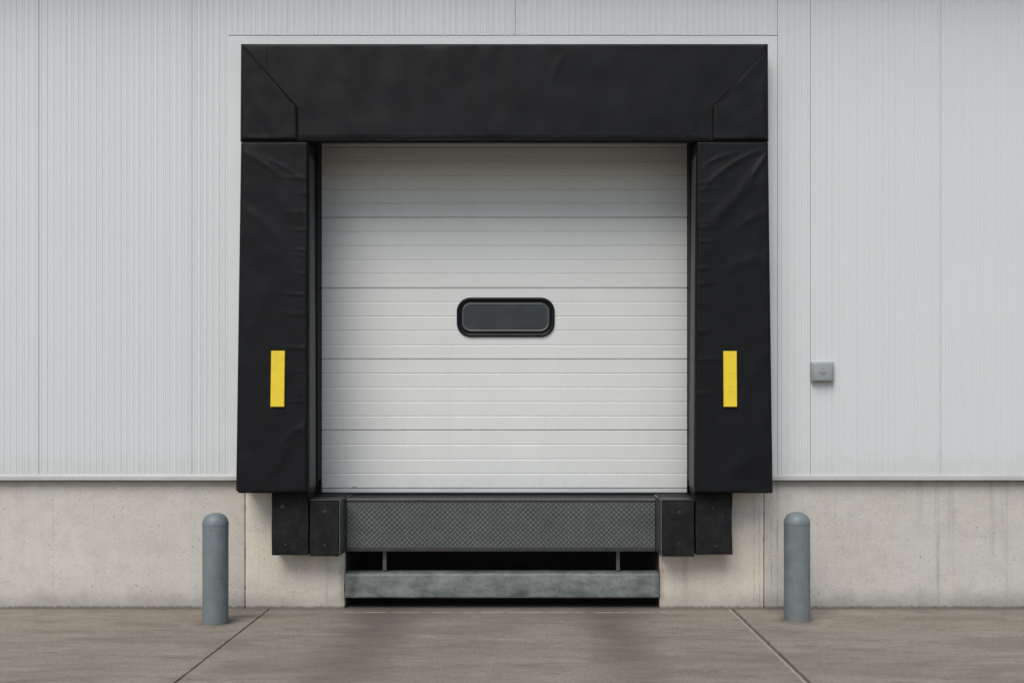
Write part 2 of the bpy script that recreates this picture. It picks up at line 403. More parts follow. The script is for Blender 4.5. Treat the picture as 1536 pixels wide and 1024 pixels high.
def rib_profile(x0, x1, seed):
    rnd = random.Random(seed)
    n = max(1, round((x1 - x0) / 0.0545)); w = (x1 - x0) / n
    pts = []
    for i in range(n):
        a = x0 + i * w; d = 0.0042 * rnd.uniform(0.65, 1.15); g = rnd.uniform(0.005, 0.0085)
        c = a + w * 0.5 + rnd.uniform(-0.0025, 0.0025); bd = 0.0024 * rnd.uniform(0.5, 1.1)
        pts += [(a, 0), (c - g / 2 - 0.004, 0), (c - g / 2, d), (c + g / 2, d), (c + g / 2 + 0.006, -bd), (c + g / 2 + 0.014, 0)]
        if rnd.random() < 0.35:      # fine secondary crease between grooves
            q = a + w * rnd.uniform(0.0, 0.06) + 0.004
            dd = 0.0013 * rnd.uniform(0.3, 1.2)
            pts[-6:-5] = [(q - 0.003, 0), (q, dd), (q + 0.003, 0)]
    pts.append((x1, 0))
    return sorted(pts)
def add_ribs(bm, pts, z0, z1, fold_l, fold_r, deep=0.007):
    pts = [(x, YC + y) for x, y in pts]
    if fold_l: pts = [(pts[0][0] - 0.012, YC + deep), (pts[0][0], YC + deep)] + pts
    if fold_r: pts = pts + [(pts[-1][0], YC + 0.035)]
    zs = [z0, z1]
    lo = [bm.verts.new((x, y, z0)) for x, y in pts]; hi = [bm.verts.new((x, y, z1)) for x, y in pts]
    for k in range(len(pts) - 1):
        bm.faces.new((lo[k], lo[k + 1], hi[k + 1], hi[k]))
    # turned-in lower lip
    lb = [bm.verts.new((x, YC + 0.035, z0)) for x, y in pts]
    for k in range(len(pts) - 1):
        bm.faces.new((lo[k + 1], lo[k], lb[k], lb[k + 1]))
G = 0.0024
edges = [-862, -632, -402, -172, 58, 288, 773, 1215.5, 1411, 1607, 1803, 1999, 2195]
for i, (a, b) in enumerate(zip(edges, edges[1:])):
    bm = BM(); x0, x1 = X(a, YC) + G, X(b, YC) - G
    if a == 288:
        add_ribs(bm, rib_profile(x0, XS0, i), Z_CB, Z_TOP, True, False, 0.016)
        add_ribs(bm, rib_profile(XS0, x1, i + 50), Z_HEAD + 0.007, Z_TOP, False, True)
    elif a == 773:
        add_ribs(bm, rib_profile(XS1, x1, i), Z_CB, Z_TOP, False, True)
        add_ribs(bm, rib_profile(x0, XS1, i + 50), Z_HEAD + 0.007, Z_TOP, True, False, 0.03)
    else:
        add_ribs(bm, rib_profile(x0, x1, i), Z_CB, Z_TOP, True, True, 0.016 if a == 1215.5 else 0.008)
    build('cladding_panel', bm, M_CLAD, WH, recalc=False)
XW0, XW1 = X(-862, YC), X(2195, YC)

# smooth surround behind the seal
bm = BM(); xa, xb, zl = XS0, XS1, 4.32
add_prism(bm, [(xa, Z_CB + 0.004), (XO0 - 0.03, Z_CB + 0.004), (XO0 - 0.03, zl), (XO1 + 0.03, zl), (XO1 + 0.03, Z_CB + 0.004), (xb, Z_CB + 0.004), (xb, Z_HEAD), (xa, Z_HEAD)], YC - 0.0006, YC + 0.03)
build('opening_surround', bm, M_TRIM, WH)

# flashing along the foot of the cladding, left and right of the dock
def flashing(xa, xb):
    bm = BM()
    prof = [(YC + 0.03, Z_CB + 0.012), (YC - 0.004, Z_CB + 0.010), (YC - 0.007, Z_CB + 0.001), (YC - 0.022, Z_CB - 0.004), (YC - 0.024, Z_CB - 0.008),
            (YC - 0.024, Z_CB - 0.040), (YC - 0.018, Z_CB - 0.046), (YC - 0.010, Z_CB - 0.045), (YC - 0.010, Z_CB - 0.036), (YC + 0.03, Z_CB - 0.030)]
    n = 40
    rows = []
    for i in range(n + 1):
        x = xa + (xb - xa) * i / n; w = noise.noise(Vector((x * 0.9, 3, 1))) * 0.002
        rows.append([bm.verts.new((x, y, z + w)) for y, z in prof])
    for a, b in zip(rows, rows[1:]):
        for k in range(len(prof)):
            j = (k + 1) % len(prof); bm.faces.new((a[k], b[k], b[j], a[j]))
    bm.faces.new(rows[0]); bm.faces.new(rows[-1][::-1])
    build('base_flashing', bm, M_FLASH, WH)
flashing(XW0, -2.30); flashing(1.98, XW1)

# concrete base in four castings
def casting(poly, y1, m, rough_edges):
    bm = BM(); add_prism(bm, poly, 0.0, y1)
    bmesh.ops.recalc_face_normals(bm, faces=bm.faces)
    bmesh.ops.bevel(bm, geom=[e for e in bm.edges], offset=0.006, segments=2, affect='EDGES', profile=0.5)
    if rough_edges:
        for _ in range(1):
            xs = [p[0] for p in poly]
            for zc in [i * 0.025 for i in range(1, 48)]:
                bmesh.ops.bisect_plane(bm, geom=bm.verts[:] + bm.edges[:] + bm.faces[:], plane_co=(0, 0, zc), plane_no=(0, 0, 1))
        for v in bm.verts:
            for xe, sgn in rough_edges:
                if abs(v.co.x - xe) < 0.008 and v.co.y < 0.01:
                    q = noise.noise(Vector((xe, 0, v.co.z * 14))) * 0.5 + noise.noise(Vector((xe, 4, v.co.z * 40))) * 0.5
                    k_ = 0.02 if xe in (XP0, XP1) else 0.007
                    v.co.x -= sgn * max(0, q) * k_; v.co.y += max(0, q - 0.1) * k_ * 0.6
    return build('concrete_base', bm, m, WH, smooth=40)
ZP = Z(721)
JX0, JX1 = X(367.5), X(1146)
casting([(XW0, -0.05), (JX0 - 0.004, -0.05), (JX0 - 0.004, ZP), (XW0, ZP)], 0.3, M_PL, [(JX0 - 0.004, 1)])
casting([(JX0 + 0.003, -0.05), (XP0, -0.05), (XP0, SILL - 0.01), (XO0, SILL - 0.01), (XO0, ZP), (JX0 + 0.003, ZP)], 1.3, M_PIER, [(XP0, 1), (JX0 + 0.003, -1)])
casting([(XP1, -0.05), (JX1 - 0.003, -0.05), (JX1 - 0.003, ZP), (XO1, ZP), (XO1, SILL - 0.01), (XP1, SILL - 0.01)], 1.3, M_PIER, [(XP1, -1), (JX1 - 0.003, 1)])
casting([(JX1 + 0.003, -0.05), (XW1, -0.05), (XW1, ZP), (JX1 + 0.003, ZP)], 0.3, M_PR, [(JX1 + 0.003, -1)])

# wall core, pit back wall in shade colour, unseen overhang added to shade the wall
bm = BM()
add_box(bm, XW0, XO0 - 0.03, 0.03, 0.9, ZP + 0.002, Z_TOP - 0.01)
add_box(bm, XO1 + 0.03, XW1, 0.03, 0.9, ZP + 0.002, Z_TOP - 0.01)
add_box(bm, XO0 - 0.03, XO1 + 0.03, 0.03, 0.9, 4.36, Z_TOP - 0.01)
add_box(bm, XW0, JX0 - 0.02, 0.302, 0.9, -0.04, ZP - 0.004)
add_box(bm, JX1 + 0.02, XW1, 0.302, 0.9, -0.04, ZP - 0.004)
build('wall_core', bm, M_CORE, WH)
bm = BM()
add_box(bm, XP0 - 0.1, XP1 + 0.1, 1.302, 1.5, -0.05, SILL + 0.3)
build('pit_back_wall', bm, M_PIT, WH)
bm = BM()
add_box(bm, XW0 - 0.1, XW1 + 0.1, -0.72, 3.0, Z_TOP + 0.002, Z_TOP + 0.22, 0.01)  # out of view, added and sized to shade the top of the wall
build('shade_overhang', bm, M_TRIM, WH)

for a, b in ((XO0 + 0.002, XP0 - 0.002), (XP1 + 0.002, XO1 - 0.002)):
    bm = BM(); add_box(bm, a - 0.12 if a < 0 else a, b if a < 0 else b + 0.12, -0.004, YD + 0.04, SILL - 0.0098, SILL - 0.002, 0.002)
    build('sill_plate', bm, M_JAMB, WH)
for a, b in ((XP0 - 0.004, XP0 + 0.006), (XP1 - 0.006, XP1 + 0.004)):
    bm = BM(); add_box(bm, a, b, 0.045, 1.28, -0.03, SILL - 0.06)  # dark panel added over the pit side to stand for its shade
    build('pit_shade_panel', bm, M_PIT, WH)
# black reveal with stepped weather strips
for s, xo in ((1, XO0), (-1, XO1)):
    bm = BM()
    def bx(a, b, y0, y1, zz0=SILL - 0.008, zz1=4.7):
        p, q = sorted((xo + s * a, xo + s * b)); add_box(bm, p, q, y0, y1, zz0, zz1, 0.002)
    bx(-0.028, 0.0, -0.018, YD + 0.05)
    bx(0.001, 0.006, 0.02, 0.035); bx(0.001, 0.008, 0.09, 0.115); bx(0.001, 0.010, 0.18, 0.205)
    build('door_jamb', bm, M_JAMB, WH)

# ------------------------------------------------------------------ sectional door
DOOR = thing('overhead_door', 'closed white sectional overhead door with one small dark oblong window', 'overhead door', (X(757, YD), YD, SILL))
DX0, DX1 = XO0 + 0.001, XO1 - 0.001
bounds = [732, 645, 538.5, 432, 326, 220, 114]
def door_panel(pz0, pz1, nrib):
    bm = BM()
    z0, z1 = Z(pz0, YD), Z(pz1, YD)
    def pt(y, z): prof.append((YD + y, z))
    prof = []
    pt(0.045, z0); pt(0.012, z0 + 0.001); pt(0.0075, z0 + 0.002); pt(0.0, z0 + 0.009)
    pitch = (z1 - z0) / nrib
    for i in range(1, nrib):
        zc = z0 + i * pitch + random.uniform(-0.002, 0.002); k = random.uniform(0.85, 1.15)
        pt(0.0, zc - 0.0085); pt(0.0030 * k, zc - 0.004); pt(0.0054 * k, zc + 0.0010); pt(0.0040 * k, zc + 0.004); pt(0.0, zc + 0.0055)
    pt(0.0, z1 - 0.010); pt(0.007, z1 - 0.006); pt(0.014, z1 - 0.0055); pt(0.016, z1 + 0.008); pt(0.03, z1 + 0.008); pt(0.045, z1 - 0.002)
    n = 36; rows = []
    for i in range(n + 1):
        x = DX0 + (DX1 - DX0) * i / n
        row = []
        for y, z in prof:
            w = 0.0
            if y < YD + 0.012:
                w = noise.noise(Vector((x * 1.3, z * 2.0, 2))) * 0.0022 + noise.noise(Vector((x * 0.6, z * 7.0, 9))) * 0.0012
            row.append(bm.verts.new((x, y + w, z + noise.noise(Vector((x * 0.8, z * 3, 5))) * 0.0012)))
        rows.append(row)
    for a, b in zip(rows, rows[1:]):
        for k in range(len(prof)):
            j = (k + 1) % len(prof); bm.faces.new((a[k], b[k], b[j], a[j]))
    bm.faces.new(rows[0]); bm.faces.new(rows[-1][::-1])
    build('door_panel', bm, M_DOOR, DOOR, smooth=12)
for a, b in zip(bounds, bounds[1:]): door_panel(a, b, 4 if a == 732 else 5)
bm = BM(); zr = Z(732, YD); zb = Z(738.2, YD)
add_box(bm, DX0, DX1, YD - 0.007, YD + 0.04, zb, zr - 0.003, 0.003)
build('bottom_rail', bm, M_ALU, DOOR)
bm = BM(); add_box(bm, DX0, DX1, YD - 0.02, YD + 0.05, SILL - 0.012, zb - 0.001, 0.006)
build('bottom_seal', bm, M_RUB, DOOR)
for px in (530, 533.5):
    bm = BM(); add_lathe(bm, X(px, YD), YD - 0.006, [(0, 0.0035), (0.005, 0.003), (0.006, 0)], 10, 'y', Z(730.2, YD))
    build('rivet', bm, M_DARK, DOOR)

def rrect(cx, cz, hw, hh, r, n=10):
    pts = []
    for qx, qz, a0 in ((1, 1, 0), (-1, 1, 90), (-1, -1, 180), (1, -1, 270)):
        for k in range(n + 1):
            a = R(a0 + 90 * k / n)
            pts.append((cx + qx * (hw - r) + r * math.cos(a), cz + qz * (hh - r) + r * math.sin(a)))
    return pts
def ring_stack(bm, cx, cz, hw, hh, r, prof, fill=False):
    rings = [[bm.verts.new((x, y, z)) for x, z in rrect(cx, cz, hw - i, hh - i, max(r - i, 0.01))] for i, y in prof]
    for a, b in zip(rings, rings[1:]):
        for k in range(len(a)):
            j = (k + 1) % len(a); bm.faces.new((a[k], a[j], b[j], b[k]))
    if fill: bm.faces.new(rings[-1])
wcx, wcz = X(758.5, YD - 0.02), Z(475.5, YD - 0.02)
whw, whh = (X(832, YD - 0.02) - X(685, YD - 0.02)) / 2, (Z(446, YD - 0.02) - Z(505, YD - 0.02)) / 2
bm = BM(); y0 = YD
ring_stack(bm, wcx, wcz, whw, whh, 0.128, [(0.0, y0 + 0.004), (0.0, y0 - 0.014), (0.004, y0 - 0.020), (0.014, y0 - 0.025), (0.026, y0 - 0.022), (0.034, y0 - 0.014), (0.036, y0 - 0.008), (0.040, y0 - 0.008), (0.042, y0 - 0.014), (0.049, y0 - 0.015), (0.051, y0 - 0.004)])
WF = build('window_frame', bm, M_FRAME, DOOR, smooth=35)
bm = BM()
ring_stack(bm, wcx, wcz, whw - 0.0515, whh - 0.0515, 0.082, [(0.0, y0 - 0.002), (0.0, y0 - 0.013), (0.006, y0 - 0.015), (0.013, y0 - 0.012), (0.015, y0 - 0.004)])
build('glazing_bead', bm, M_BEAD, WF, smooth=35)
bm = BM()
ring_stack(bm, wcx, wcz, whw - 0.06, whh - 0.06, 0.074, [(0.0, y0 + 0.002), (0.0, y0 - 0.0095)], True)
build('window_pane', bm, M_GLASS, WF)

# ------------------------------------------------------------------ dock seal
SEAL = thing('dock_seal', 'black vinyl dock seal framing the white door, yellow stripe on each side pad', 'dock seal', (X(757), YC, SILL + 0.05))
PT, PM, PB = -0.27, -0.29, -0.36           # front face: top of head, bottom of head, foot of the side pads
def yfront(z):                             # front plane of the side pads leans out towards the foot
    za, zb2 = Z(213, PM), Z(740, PB)
    t = (za - z) / (za - zb2); return PM + (PB - PM) * t
def fold(x, z, cx, cz, ang, ln, wd, amp):
    dx, dz = x - cx, z - cz; a = R(ang)
    u = dx * math.cos(a) + dz * math.sin(a); v = -dx * math.sin(a) + dz * math.cos(a)
    v += 0.12 * u * u / max(ln, .05)
    return amp * math.exp(-(u / ln) ** 2 - (v / wd) ** 2)
def side_pad(side):
    bm = BM()
    if side < 0: tl, tr, bl, br = 360.5, 462.0, 353.0, 461.5
    else: tl, tr, bl, br = 1045.5, 1153.0, 1043.0, 1160.0
    zt, zb2 = Z(212.8, PM) - 0.001, Z(739.5, PB)
    rnd = random.Random(5 if side < 0 else 8)
    folds = []
    if side < 0:
        folds = [(X(395, -.3), Z(245, -.3), -35, .22, .022, .010), (X(425, -.3), Z(250, -.3), -30, .2, .018, .008), (X(390, -.3), Z(330, -.3), -40, .3, .04, .008),
                 (X(420, -.3), Z(690, -.3), 55, .3, .05, .012), (X(440, -.3), Z(650, -.3), 40, .2, .03, .009), (X(385, -.3), Z(470, -.3), 70, .3, .05, .006)]
        pz = [Z(p, -.3) for p in (268, 292, 322, 345, 372, 385, 412, 440, 470, 520, 560, 600, 640)]
    else:
        folds = [(X(1100, -.3), Z(245, -.3), 32, .26, .022, .016), (X(1075, -.3), Z(238, -.3), 25, .14, .016, .012), (X(1140, -.3), Z(245, -.3), 58, .2, .018, .014),
                 (X(1125, -.3), Z(265, -.3), 52, .28, .035, .012), (X(1090, -.3), Z(310, -.3), 45, .32, .05, .012), (X(1130, -.3), Z(325, -.3), 30, .16, .03, .009),
                 (X(1110, -.3), Z(395, -.3), 20, .25, .05, .009), (X(1115, -.3), Z(690, -.3), 40, .3, .06, .010), (X(1130, -.3), Z(560, -.3), 60, .3, .06, .006)]
        pz = [Z(p, -.3) for p in (272, 281, 305, 331, 338, 362, 400, 425, 460, 500, 540, 590)]
    puck = [(z + rnd.uniform(-.02, .02), rnd.uniform(.008, .02), rnd.uniform(.08, .22), rnd.uniform(.004, .010)) for z in pz]
    NX, NZ, r = 56, 250, 0.022
    rows = []
    for i in range(NZ + 1):
        z = zt + (zb2 - zt) * i / NZ
        t = (Z(213, PM) - z) / (Z(213, PM) - zb2)
        yf = yfront(z)
        xl = X(tl + (bl - tl) * t, yf); xr = X(tr + (br - tr) * t, yf)
        pts = [(xl, YC - 0.0015), (xl, (YC + yf) * 0.5), (xl, yf + r * 1.2)]
        # pinch at the very ends so top and foot edges read as rolled fabric
        ez = min(z - zb2, zt - z); er = 0.02 if z < 2 else 0.007; dz = max(0, er - ez); sink = er - math.sqrt(max(0, er * er - dz * dz)) if dz > 0 else 0
        for k in range(NX + 1):
            u = k / NX; x = xl + (xr - xl) * u
            ed = min(x - xl, xr - x)
            rd = r - math.sqrt(max(0, r * r - (r - ed) ** 2)) if ed < r else 0
            w = min(1, ed / 0.03) * min(1, max(0, ez) / 0.04)
            h = noise.noise(Vector((x * 3.0, z * 2.2, 3 + side))) * 0.012 + noise.noise(Vector((x * 9, z * 6, 8 + side))) * 0.004
            for f in folds: h += 0.72 * fold(x, z, *f)
            h += 0.004 * abs(noise.noise(Vector((x * 5 + z * 2.5, z * 4 - x * 2, 71 + side))))
            inner = (xr - x) if side < 0 else (x - xl)
            for pz_, pw, pl, pa in puck:
                h += 0.8 * pa * math.exp(-((z - pz_ - 0.25 * inner * inner) / pw) ** 2) * math.exp(-(inner / pl) ** 2)
            # sewn seam parallel to the inner edge
            h -= 0.004 * math.exp(-((inner - 0.05) / 0.006) ** 2)
            pts.append((x, yf + rd + sink - h * w * 0.75))
        pts += [(xr, yf + r * 1.2), (xr, (YC + yf) * 0.5), (xr, YC - 0.0015)]
        if side < 0 and i == NZ: pass
        rows.append([bm.verts.new((x, y, z)) for x, y in pts])
    for a, b in zip(rows, rows[1:]):
        for k in range(len(a) - 1): bm.faces.new((a[k], b[k], b[k + 1], a[k + 1]))
    bm.faces.new(rows[0]); bm.faces.new(rows[-1][::-1])
    # soften the outer bottom corner
    cx = rows[-1][0].co.x if side < 0 else rows[-1][-1].co.x
    for v in bm.verts:
        d = abs(v.co.x - cx); e = v.co.z - zb2
        if side < 0 and d < 0.03 and e < 0.03:
            v.co.z += (0.03 - d) * 0.8 * (1 - e / 0.03)
    pad = build('side_pad', bm, M_VINYL, SEAL, smooth=50)
    # lining on the inner flank
    bm = BM()
    for s0, s1 in ((0, 1),):
        vs = []
        for t in (0.035, 0.25, 0.5, 0.75, 0.985):
            z = zt + (zb2 - zt) * t; yf = yfront(z)
            xx = X((tr + (br - tr) * t) if side < 0 else (tl + (bl - tl) * t), yf)
            s = 1 if side < 0 else -1
            vs.append([bm.verts.new((xx + s * 0.002, yf + 0.045, z)), bm.verts.new((xx + s * 0.007, yf + 0.05, z)), bm.verts.new((xx + s * 0.007, YC - 0.012, z)), bm.verts.new((xx + s * 0.002, YC - 0.008, z))])
        for a, b in zip(vs, vs[1:]):
            for k in range(4): bm.faces.new((a[k], a[(k + 1) % 4], b[(k + 1) % 4], b[k]))
        bm.faces.new(vs[0]); bm.faces.new(vs[-1][::-1])
    build('flank_lining', bm, M_LIN, pad)
    # yellow guide stripe, sewn on
    bm = BM()
    c = ([(407.5, 526), (428, 526), (427, 610), (406.3, 610)] if side < 0 else [(1084.5, 526.5), (1104.5, 526.5), (1105, 610), (1085, 610)])
    vs = []
    for dy in (-0.021, -0.017, 0.02):
        ring = []
        for px, py in c:
            z = Z(py, -0.34); yf = yfront(z) + dy
            k = 0.003 if dy == -0.021 else 0
            mx = sum(p[0] for p in c) / 4; mz = sum(p[1] for p in c) / 4
            x = X(px, yfront(z)); x += k * (1 if px < mx else -1)
            ring.append(bm.verts.new((x, yf, z + k * (1 if py > mz else -1))))
        vs.append(ring)
    for a, b in zip(vs, vs[1:]):
        for k in range(4): bm.faces.new((a[k], a[(k + 1) % 4], b[(k + 1) % 4], b[k]))
    bm.faces.new(vs[0])
    build('guide_stripe', bm, M_YEL, pad)
    return pad
side_pad(-1); side_pad(1)

# head pad
hz0, hz1 = Z(212.5, PM), Z(65.5, PT)
HX0, HX1 = X(360.8, PT), X(1152.5, PT)
def hy(x, z, w=1.0):
    t = (hz1 - z) / (hz1 - hz0); y = PT + (PM - PT) * t
    h = noise.noise(Vector((x * 1.6, z * 2.4, 21))) * 0.007 + noise.noise(Vector((x * 5, z * 3.5, 33))) * 0.005
    # drape creases rising from the hem
    q = noise.noise(Vector((x * 7 + z * 3.5, 4, 2))); h += max(0, q) * 0.008 * max(0, min(1, (t - 0.35) / 0.5))
    h += fold(x, z, X(835, -.28), Z(100, -.28), 70, .12, .03, .006)
    e = min(z - hz0, hz1 - z, x - HX0, HX1 - x); return y - h * min(1, max(0, e) / 0.06) * w
bm = BM(); NX, NZ = 260, 56; rows = []
for i in range(NX + 1):
    x = HX0 + (HX1 - HX0) * i / NX
    pts = [(YC - 0.0015, hz1), (YC - 0.1, hz1), (PT + 0.02, hz1)]
    for k in range(NZ + 1):
        z = hz1 + (hz0 - hz1) * k / NZ
        ed = min(hz1 - z, (z - hz0) * 2.6, x - HX0, HX1 - x); r = 0.016
        rd = r - math.sqrt(max(0, r * r - (r - ed) ** 2)) if ed < r else 0
        # hem groove
        rd += 0.006 * math.exp(-((z - hz0 - 0.03) / 0.006) ** 2) if X(447, PM) < x < X(1069, PM) else 0
        pts.append((hy(x, z) + rd, z))
    zbk = Z(215.5, YC); pts += [(PM + 0.02, hz0 + (zbk - hz0) * 0.1), (YC - 0.1, hz0 + (zbk - hz0) * 0.6), (YC - 0.0015, zbk)]
    rows.append([bm.verts.new((x, y, z)) for y, z in pts])
for a, b in zip(rows, rows[1:]):
    for k in range(len(a) - 1): bm.faces.new((a[k], a[k + 1], b[k + 1], b[k]))
bm.faces.new(rows[0]); bm.faces.new(rows[-1][::-1])
HEAD = build('head_pad', bm, M_VINYL, SEAL, smooth=50)
# stitched corner flaps lying over the ends of the head pad
def flap(poly_px, side):
    """fine sheet inside the outline, lying 7 mm over the head pad"""
    bm = BM()
    P = [(X(px, -0.28), Z(py, -0.28)) for px, py in poly_px]
    # rows of constant z between left and right boundary
    ztop, zbot = max(p[1] for p in P), min(p[1] for p in P)
    NZ, NX = 60, 34; rows = []
    def hits(z):
        xs = []
        for i in range(len(P)):
            (xa, za), (xb, zb_) = P[i], P[(i + 1) % len(P)]
            if abs(za - zb_) > 1e-9 and min(za, zb_) - 1e-9 <= z <= max(za, zb_) + 1e-9:
                xs.append(xa + (xb - xa) * (z - za) / (zb_ - za))
        return min(xs), max(xs)
    for i in range(NZ + 1):
        z = ztop + (zbot - ztop) * i / NZ
        a, b = hits(min(max(z, zbot + 1e-6), ztop - 1e-6))
        row = []
        for k in range(NX + 1):
            x = a + (b - a) * k / NX
            ed = min(x - a, b - x, z - zbot, ztop - z)
            lift = 0.013 * min(1, ed / 0.010) ** 0.5 if ed > 0 else 0.0
            h = noise.noise(Vector((x * 6, z * 6, 50 + side))) * 0.006
            row.append(bm.verts.new((x, hy(x, z) - lift - 0.001 - h * min(1, max(0, ed) / 0.05), z)))
        rows.append(row)
    for a, b in zip(rows, rows[1:]):
        for k in range(NX): bm.faces.new((a[k], b[k], b[k + 1], a[k + 1]))
    # border folded back into the pad
    bmesh.ops.remove_doubles(bm, verts=bm.verts, dist=1e-5)
    be = [e for e in bm.edges if e.is_boundary]
    ex = bmesh.ops.extrude_edge_only(bm, edges=be)
    for v in [g for g in ex['geom'] if isinstance(g, bmesh.types.BMVert)]: v.co.y += 0.012
    f = build('corner_flap', bm, M_VINYL, HEAD, smooth=50)
    return f
flap([(362.5, 69), (373, 79), (445, 160), (447, 211), (362.5, 211)], -1)
flap([(1151, 76), (1151, 211), (1069, 211), (1069, 160)], 1)
# piping along the seams and under the hem
def piping(px_pts, r=0.0035, lift=0.007):
    pts = []
    for (ax, ay), (bx_, by_) in zip(px_pts, px_pts[1:]):
        n = max(2, int(math.hypot(bx_ - ax, by_ - ay) / 6))
        for k in range(n): pts.append((ax + (bx_ - ax) * k / n, ay + (by_ - ay) * k / n))
    pts.append(px_pts[-1])
    bm = BM()
    P = []
    for px, py in pts:
        x, z = X(px, -0.28), Z(py, -0.28); P.append((x, hy(x, z) - lift, z))
    add_tube(bm, P, r, 8)
    build('seam_piping', bm, M_PIPING, HEAD, smooth=60)
piping([(366, 71), (374, 80), (445.8, 160), (447.6, 209)])
piping([(1150, 79), (1068.6, 160), (1068.6, 209)])
piping([(450, 208), (760, 207.6), (1066, 208)], 0.0035, 0.001)
piping([(400.5, 68), (400.5, 104)], 0.0022, 0.0005)
piping([(1067, 163), (1030, 206)], 0.0022, 0.0005)

# ------------------------------------------------------------------ dock bumpers
def bolt(bm, x, y, z, r=0.013):
    add_lathe(bm, x, y, [(r * 1.55, -0.002), (r * 1.55, 0.002), (r * 1.45, 0.004), (r, 0.004), (r, 0.009), (r * 0.8, 0.012), (r * 0.45, 0.0125), (r * 0.42, 0.006), (0, 0.006)], 20, 'y', z)
def bumper(label, xl, xr, yt, yb, yfr, bolts, plate=None, bulge=0.0):
    y = yfr
    t = thing('dock_bumper', label, 'dock bumper', ((X(xl, y) + X(xr, y)) / 2, 0, Z(yb, y)), 'black rubber dock bumpers beside the leveler')
    bm = BM(); n = 24
    x0, x1, z0, z1 = X(xl, y), X(xr, y), Z(yb, y), Z(yt, y)
    add_box(bm, x0, x1, y, -0.001, z0, z1, 0.007, 3)
    for i in range(1, n):
        bmesh.ops.bisect_plane(bm, geom=bm.verts[:] + bm.edges[:] + bm.faces[:], plane_co=(0, 0, z0 + (z1 - z0) * i / n), plane_no=(0, 0, 1))
    for i in range(1, 8):
        bmesh.ops.bisect_plane(bm, geom=bm.verts[:] + bm.edges[:] + bm.faces[:], plane_co=(x0 + (x1 - x0) * i / 8, 0, 0), plane_no=(1, 0, 0))
    for v in bm.verts:
        tt = (v.co.z - z0) / (z1 - z0)
        e = noise.noise(v.co * 7) * 0.0035
        v.co.x += e
        if v.co.y < y + 0.02: v.co.y += noise.noise(v.co * 5 + Vector((3, 3, 3))) * 0.006 + 0.006 * (2 * tt - 1) ** 2
        if bulge:
            side = (v.co.x - x0) / (x1 - x0)
            k = side if bulge > 0 else 1 - side
            v.co.x -= bulge * k * math.sin(math.pi * tt) ** 1.0
        if v.co.z < z0 + 0.02: v.co.z += noise.noise(Vector((v.co.x * 12, 0, z0))) * 0.004
    build('rubber_block', bm, M_RUB, t, smooth=35)
    for px, py in bolts:
        b = BM(); bolt(b, X(px, y), y + 0.006, Z(py, y), 0.0115)
        build('bolt', b, M_DARK, t, smooth=30)
    if plate:
        s = plate                                    # steel angle on the side nearest the leveler and over the top
        b = BM()
        if s > 0: add_box(b, x1 + 0.004, x1 + 0.012, y + 0.004, -0.001, z0 + 0.004, z1 + 0.010, 0.002)
        else: add_box(b, x0 - 0.012, x0 - 0.004, y + 0.004, -0.001, z0 + 0.004, z1 + 0.010, 0.002)
        build('side_plate', b, M_GREYST, t)
        b = BM()
        add_box(b, x0 - (0.0 if s > 0 else 0.003), x1 + (0.003 if s > 0 else 0.0), y + 0.002, -0.001, z1 + 0.004, z1 + 0.014, 0.002)
        build('top_plate', b, M_DARK, t)
    return t
bumper('outer black rubber bumper hanging under the left side pad of the dock seal', 407, 462.5, 739.2, 832.5, -0.235, [(428.5, 817), (423.5, 760)], None, 0.0)
bumper('inner black rubber bumper left of the diamond tread plate, steel plate on its right side', 464.5, 508, 751.5, 834, -0.25, [(487, 767.5), (486.5, 817)], 1)
bumper('inner black rubber bumper right of the tread plate, steel plate on its left side', 994, 1041.5, 751.5, 834.5, -0.25, [(1019, 768.5), (1018.5, 816)], -1)
bumper('outer black rubber bumper with a bowed edge under the right side pad of the seal', 1043.5, 1099.5, 739.2, 831.5, -0.235, [(1075, 819), (1070, 762)], None, 0.010)

# ------------------------------------------------------------------ dock leveler
LEV = thing('dock_leveler', 'dark grey dock leveler with a diamond tread lip plate hanging below the door', 'dock leveler', (X(757), 0.0, SILL))
YL = -0.02
lx0, lx1, lz0, lz1 = X(520, YL), X(983, YL), Z(826, YL), Z(752, YL)
bm = BM()
add_box(bm, XP0 + 0.004, XP1 - 0.004, 0.012, 1.3, SILL - 0.05, SILL - 0.010, 0.003)
add_box(bm, XP0 + 0.004, XP1 - 0.004, YD - 0.10, YD - 0.09, SILL - 0.009, SILL + 0.004, 0.001)
build('deck', bm, M_JAMB, LEV)
bm = BM()
add_box(bm, lx0, lx1, YL - 0.008, 0.01, Z(751, YL), Z(747.3, YL), 0.003)
build('hinge_bar', bm, M_GREYST, LEV)
